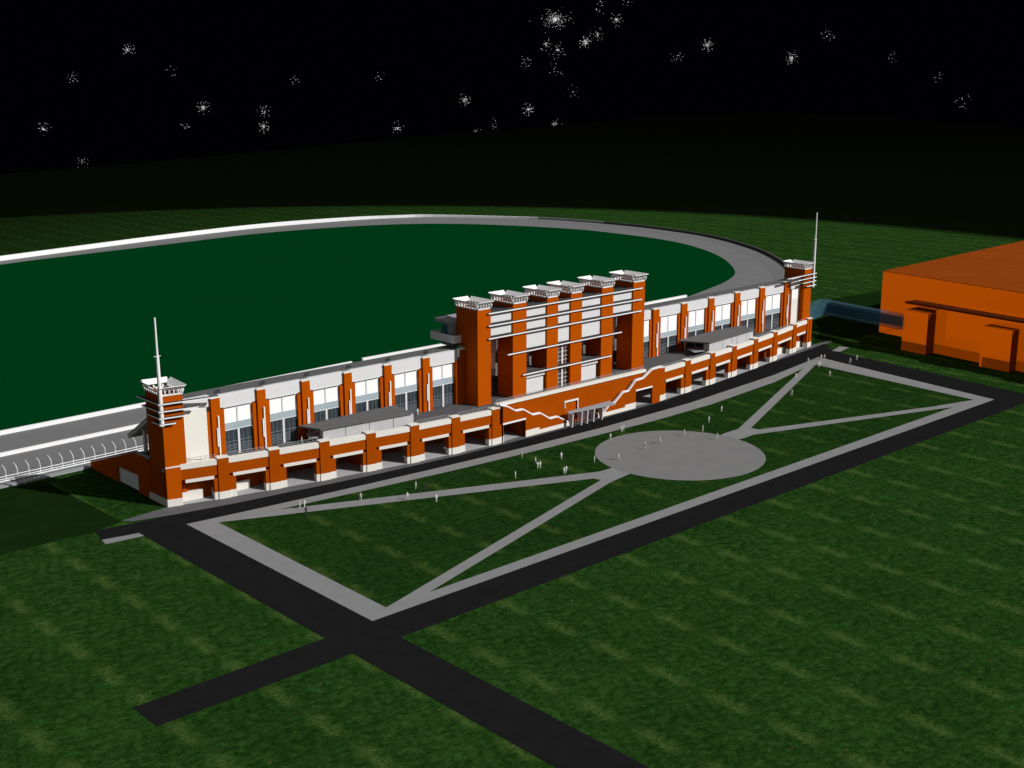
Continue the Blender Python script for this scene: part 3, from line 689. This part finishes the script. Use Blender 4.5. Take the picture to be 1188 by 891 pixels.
# ------------------------------------------------------------------ people
def person_mesh(name, pose):
    import itertools
    V = {'hip': (0, 0, .95), 'chest': (0, 0, 1.28), 'neck': (0, 0, 1.5), 'head': (0, .01, 1.66), 'top': (0, .01, 1.74)}
    st, ar = {'stand': (.0, .08), 'walk': (.26, .22), 'talk': (.05, .1)}[pose]
    E = [('hip', 'chest'), ('chest', 'neck'), ('neck', 'head'), ('head', 'top')]
    for s, n in ((-1, 'l'), (1, 'r')):
        f = st*s
        V['h'+n] = (.10*s, 0, .90); V['k'+n] = (.12*s, f*.6-.03, .5); V['a'+n] = (.13*s, f*1.1, .09); V['t'+n] = (.14*s, f*1.1-.16, .04)
        E += [('hip', 'h'+n), ('h'+n, 'k'+n), ('k'+n, 'a'+n), ('a'+n, 't'+n)]
        V['s'+n] = (.20*s, 0, 1.43); V['e'+n] = (.27*s, -ar*s*.5, 1.16)
        V['w'+n] = (.25*s, -ar*s-.08, .92) if pose != 'talk' or s < 0 else (.14, -.32, 1.22)
        E += [('chest', 's'+n), ('s'+n, 'e'+n), ('e'+n, 'w'+n)]
    R = {'hip': .15, 'chest': .165, 'neck': .062, 'head': .105, 'top': .07}
    for n in 'lr': R.update({'h'+n: .10, 'k'+n: .07, 'a'+n: .045, 't'+n: .04, 's'+n: .075, 'e'+n: .048, 'w'+n: .038})
    keys = list(V); me = bpy.data.meshes.new(name); me.from_pydata([V[k] for k in keys], [(keys.index(a), keys.index(b)) for a, b in E], [])
    o = bpy.data.objects.new(name, me); COL.objects.link(o)
    md = o.modifiers.new('s', 'SKIN'); sv = me.skin_vertices[0].data
    for i, k in enumerate(keys): sv[i].radius = (R[k], R[k]*(.75 if k in ('chest', 'hip') else 1)); sv[i].use_root = (k == 'hip')
    o.modifiers.new('u', 'SUBSURF').levels = 1
    dg = bpy.context.evaluated_depsgraph_get(); r = bpy.data.meshes.new_from_object(o.evaluated_get(dg)); r.name = name
    bpy.data.objects.remove(o); bpy.data.meshes.remove(me)
    for p in r.polygons: p.use_smooth = True
    r.materials.clear(); return r
POSE = {}
for k in ('stand', 'walk', 'talk'):
    for d in (0, 1):
        me = person_mesh('person_body', k); me.materials.append(FOLK_D if d else FOLK); POSE[k, d] = me
PEOPLE = [
 (197.9, 210.1, 'stand', 0, 'person in white standing between the stadium sidewalk and the group of three on the lawn'),
 (197.4, 204.7, 'walk', 0, 'person in white just up left of the standing pair on the middle left lawn'),
 (195.1, 201.5, 'talk', 0, 'left person of the pair on the lawn above the left diagonal path'),
 (195.9, 201.5, 'stand', 0, 'right person of the pair on the lawn above the left diagonal path'),
 (204.7, 203.2, 'stand', 0, 'lone person in white on open lawn left of the plaza, above the chatting pair'),
 (196.8, 194.4, 'talk', 0, 'left person of the chatting pair on the lawn just above where the left paths meet'),
 (197.6, 194.5, 'walk', 0, 'right person of the chatting pair on the lawn just above where the left paths meet'),
 (186.3, 199.9, 'stand', 0, 'lone person on the lawn beside the upper left path, left of the chatting pair'),
 (208.4, 195.6, 'stand', 0, 'slight person on the lawn just outside the left rim of the round plaza'),
 (225.6, 206.3, 'walk', 0, 'person in white at the upper left rim of the round plaza'),
 (233.3, 209.4, 'stand', 0, 'left person of the pair between the canopy and the round plaza'),
 (234.4, 209.8, 'talk', 0, 'right person of the pair between the canopy and the round plaza'),
 (214.3, 193.2, 'walk', 0, 'person standing lowest and farthest left on the round plaza paving'),
 (225.9, 194.9, 'talk', 0, 'person on the round plaza paving, second from its left rim'),
 (232.4, 195.5, 'walk', 0, 'person on the plaza paving, third from its left rim'),
 (242.4, 195.8, 'stand', 0, 'person on the plaza paving near its back rim, fourth from the left'),
 (268.6, 204.0, 'stand', 0, 'upper of two lone people on the lawn right behind the plaza'),
 (257.4, 199.6, 'stand', 0, 'lower of two lone people on the lawn right behind the plaza'),
 (249.0, 195.0, 'stand', 0, 'person right at the back rim of the round plaza'),
 (245.8, 187.8, 'walk', 0, 'person on the plaza paving nearest the right diagonal paths'),
 (316.7, 212.7, 'talk', 0, 'person walking on the upper right diagonal path'),
 (298.2, 201.4, 'walk', 0, 'person on the lawn beside the middle of the upper right path'),
 (337.9, 222.6, 'stand', 0, 'leftmost person of the group round the back right park corner'),
 (344.9, 222.3, 'walk', 0, 'person in white on the corner sidewalk, left of its closest neighbour'),
 (346.5, 222.1, 'talk', 0, 'person in white on the corner sidewalk touching the road edge'),
 (335.6, 217.0, 'stand', 0, 'left person of the pair just inside the back right park corner'),
 (336.8, 217.4, 'walk', 0, 'right person of the pair just inside the back right park corner'),
 (340.5, 215.5, 'stand', 0, 'person on the right sidewalk a little below the park corner'),
 (327.1, 207.4, 'walk', 0, 'lone person on the lawn below the back right park corner'),
 (347.7, 213.1, 'walk', 0, 'person crossing the right road, nearer to the sidewalk'),
 (353.5, 214.3, 'stand', 0, 'person on the right road nearest the orange hall'),
 (138.0, 216.2, 'stand', 0, 'left person of the white pair on the path near the left park corner'),
 (139.1, 216.0, 'talk', 0, 'right person of the white pair on the path near the left park corner'),
 (150.6, 211.4, 'stand', 0, 'person on the left edge path, next right after the white pair'),
 (158.5, 204.9, 'stand', 0, 'person standing on the middle of the upper left diagonal path'),
 (162.3, 199.5, 'stand', 0, 'person on the lawn just below the upper left diagonal path'),
 (164.3, 209.2, 'stand', 0, 'person in white beside the dark one above the left path'),
 (136.9, 212.1, 'talk', 1, 'dark figure just below the white pair on the left path'),
 (165.3, 207.0, 'walk', 1, 'dark figure on the lawn above the upper left path'),
 (185.7, 235.1, 'stand', 0, 'person in white on the stadium deck between left pavilion and central towers'),
 (150.4, 233.6, 'stand', 0, 'person in white on the stadium deck at the left end of the left pavilion'),
]
for i, (x, y, pose, dk, lab) in enumerate(PEOPLE):
    o = bpy.data.objects.new('person', POSE[pose, dk]); COL.objects.link(o)
    o.location = (x, y, 8.31 if y > 230 else .16 if False else .085); o.rotation_euler = (0, 0, random.uniform(0, 6.28)); s = random.uniform(.96, 1.06); o.scale = (s*1.2, s*1.2, s)
    meta(o, lab, 'person', 'people around the park')

# ------------------------------------------------------------------ star bursts in the black sky
STARS = [
 ((1755, 4252, -76), 30, 1.0, 'lowest bright star at the far left, just above the dark horizon'),
 ((1855, 4210, 95), 15, .8, 'faint star high at the left, between the leftmost bright pair'),
 ((2024, 4131, 187), 45, 1.0, 'bright star highest in the left third of the sky'),
 ((2153, 4065, 112), 8, .9, 'sparse faint star right of the highest left star'),
 ((2239, 4018, -9), 55, 1.0, 'bright star alone above a sparse faint one in the left sky'),
 ((2184, 4049, -77), 10, 1.0, 'sparse faint star below the lone bright one in the left sky'),
 ((2417, 3914, -77), 55, .9, 'lower and brighter of two stars stacked closely, left of centre'),
 ((2420, 3912, -25), 25, 1.1, 'upper and dimmer of two stars stacked closely, left of centre'),
 ((2515, 3852, 89), 8, .8, 'tiny faint star up right of the stacked pair'),
 ((2763, 3678, 95), 8, .8, 'tiny faint star midway between stacked pair and the central cluster'),
 ((2999, 3488, 16), 45, 1.0, 'bright star left of and below the central cluster'),
 ((2809, 3643, -84), 30, 1.0, 'medium star just above the horizon left of the picture centre'),
 ((1862, 4206, -193), 18, .9, 'faint star touching the dark horizon at the left'),
 ((3078, 3418, -73), 10, 1.0, 'sparse specks on the horizon near the picture centre, right of two'),
 ((3029, 3462, -94), 6, .9, 'sparse specks on the horizon near the picture centre, left of two'),
 ((3238, 3267, 297), 260, 1.45, 'largest dense star burst at the top centre of the sky'),
 ((3389, 3110, 296), 50, 1.0, 'bright star top centre, right of the largest burst'),
 ((3315, 3189, 218), 90, 1.0, 'dense bright star below and between the two topmost ones'),
 ((3344, 3159, 244), 35, 1.2, 'loose star touching the dense one from the upper right'),
 ((3216, 3289, 209), 28, 1.0, 'left star of two directly under the largest burst'),
 ((3245, 3260, 191), 35, 1.5, 'widely scattered star directly under the largest burst'),
 ((3158, 3344, 152), 14, 1.0, 'faint star down left of the central cluster'),
 ((3241, 3264, 122), 16, 1.3, 'loose faint star at the bottom of the central cluster'),
 ((3345, 3158, 330), 8, 1.0, 'few specks between the largest burst and its right neighbour'),
 ((3417, 3080, 359), 8, 1.0, 'few specks cut by the top picture edge, right of two'),
 ((3349, 3154, 359), 6, .9, 'few specks cut by the top picture edge, left of two'),
 ((3534, 2945, 167), 15, 1.0, 'faint star left of the bright one in the right sky'),
 ((3600, 2863, 206), 60, 1.0, 'bright star in the upper sky above the right wing'),
 ((3776, 2627, 161), 60, 1.05, 'bright star above the right flagpole'),
 ((3842, 2530, 237), 14, 1.0, 'faint star up right of the one above the right flagpole'),
 ((3959, 2343, 164), 8, .9, 'tiny faint star, first of three stepping down to the right edge'),
 ((4037, 2206, 98), 8, .9, 'tiny faint star, second of three stepping down to the right edge'),
 ((4077, 2130, 15), 12, 1.0, 'faint star nearest the right picture edge, last of three'),
 ((3288, 3217, 43), 7, 1.0, 'few sparse specks below the central cluster on its right side'),
 ((3170, 3333, -18), 45, 1.0, 'bright star below the central cluster, above the central towers'),
 ((3240, 3265, -70), 28, 1.0, 'medium star lowest above the central towers'),
]
for (c, n, sp, lab) in STARS:
    m = MB(); cv = Vector(c); sp *= .86; d = Vector((c[0], c[1], 0)).normalized(); side = Vector((d.y, -d.x, 0)); up = Vector((0, 0, 1))
    n = int(n*1.35)
    for k in range(n):
        if n > 250:
            r = abs(random.gauss(0, 17))*sp; a = random.uniform(0, 6.283); q = Vector((r*math.cos(a)*1.25, 0, r*math.sin(a)*.8))
        elif n >= 28 and k < n*.72:
            a = (k % 7)*math.pi/3.5+.26+random.gauss(0, .05); r = random.uniform(0, 1)**1.5*27*sp; q = Vector((r*math.cos(a), 0, r*math.sin(a)))
        else:
            r = random.uniform(3, 31)*sp; a = random.uniform(0, 6.283); q = Vector((r*math.cos(a), 0, r*math.sin(a)))
        p = cv+side*q.x+up*q.z+d*random.uniform(-20, 20)
        s = random.choice((.45, .6, .8, 1.0, 1.25))*(1.2 if r < 9 else .9)
        k0 = len(m.v)
        for w_ in (side, -side, up, -up, d, -d): m.v.append(tuple(p+w_*s))
        for f in ((0, 2, 4), (2, 1, 4), (1, 3, 4), (3, 0, 4), (2, 0, 5), (1, 2, 5), (3, 1, 5), (0, 3, 5)): m.f.append([k0+i for i in f]); m.m.append(0)
    o = m.build('star', STARM); o.data.transform(Matrix.Translation(-cv)); o.location = cv
    meta(o, lab, 'star', 'stars in the black sky')

# ------------------------------------------------------------------ light, sky, camera
SUN_EL, SUN_AZ = math.radians(35), math.radians(27)      # azimuth measured from -Y towards +X
sd = Vector((math.sin(SUN_AZ)*math.cos(SUN_EL), -math.cos(SUN_AZ)*math.cos(SUN_EL), math.sin(SUN_EL)))
ld = bpy.data.lights.new('sun', 'SUN'); ld.energy = 4.0; ld.angle = math.radians(.5); ld.color = (1, .985, .96)
lo = bpy.data.objects.new('sun', ld); COL.objects.link(lo); lo.rotation_euler = (-sd).to_track_quat('-Z', 'Y').to_euler(); lo.location = (200, -200, 300)
w = bpy.data.worlds.new('World'); sc.world = w; w.use_nodes = True; n = w.node_tree.nodes; l = w.node_tree.links
bg = n['Background']
sky = n.new('ShaderNodeTexSky'); sky.sky_type = 'NISHITA'; sky.sun_disc = False; sky.sun_elevation = SUN_EL; sky.sun_rotation = math.pi-SUN_AZ
tc = n.new('ShaderNodeTexCoord'); sp = n.new('ShaderNodeSeparateXYZ'); l.new(tc.outputs['Generated'], sp.inputs[0])
# night sky: black round the horizon, an unseen overhead glow added to fill the shadows
rp = ramp(n, l, sp.outputs[2], [(.10, (0, 0, 0)), (.45, (1, 1, 1))])
hs = n.new('ShaderNodeHueSaturation'); hs.inputs['Saturation'].default_value = .08; l.new(sky.outputs[0], hs.inputs['Color'])
mul = mixc(n, l, 1.0, hs.outputs[0], rp, 'MULTIPLY')
add = mixc(n, l, 1.0, mul, (.010, .010, .020), 'ADD')
l.new(add, bg.inputs[0]); bg.inputs[1].default_value = .05
cd = bpy.data.cameras.new('camera'); cam = bpy.data.objects.new('camera', cd); COL.objects.link(cam); sc.camera = cam
cd.sensor_width = 36; cd.lens = 36*1434/1188; cd.clip_end = 20000; cd.clip_start = 1
yaw, pit = math.radians(42.82255), math.radians(13.86214)
cam.location = (0, 0, 90); cam.rotation_euler = (math.pi/2-pit, 0, -yaw)
sc.view_settings.view_transform = 'Standard'; sc.view_settings.look = 'None'; sc.view_settings.exposure = 0
sc.render.resolution_x = 1024; sc.render.resolution_y = 768
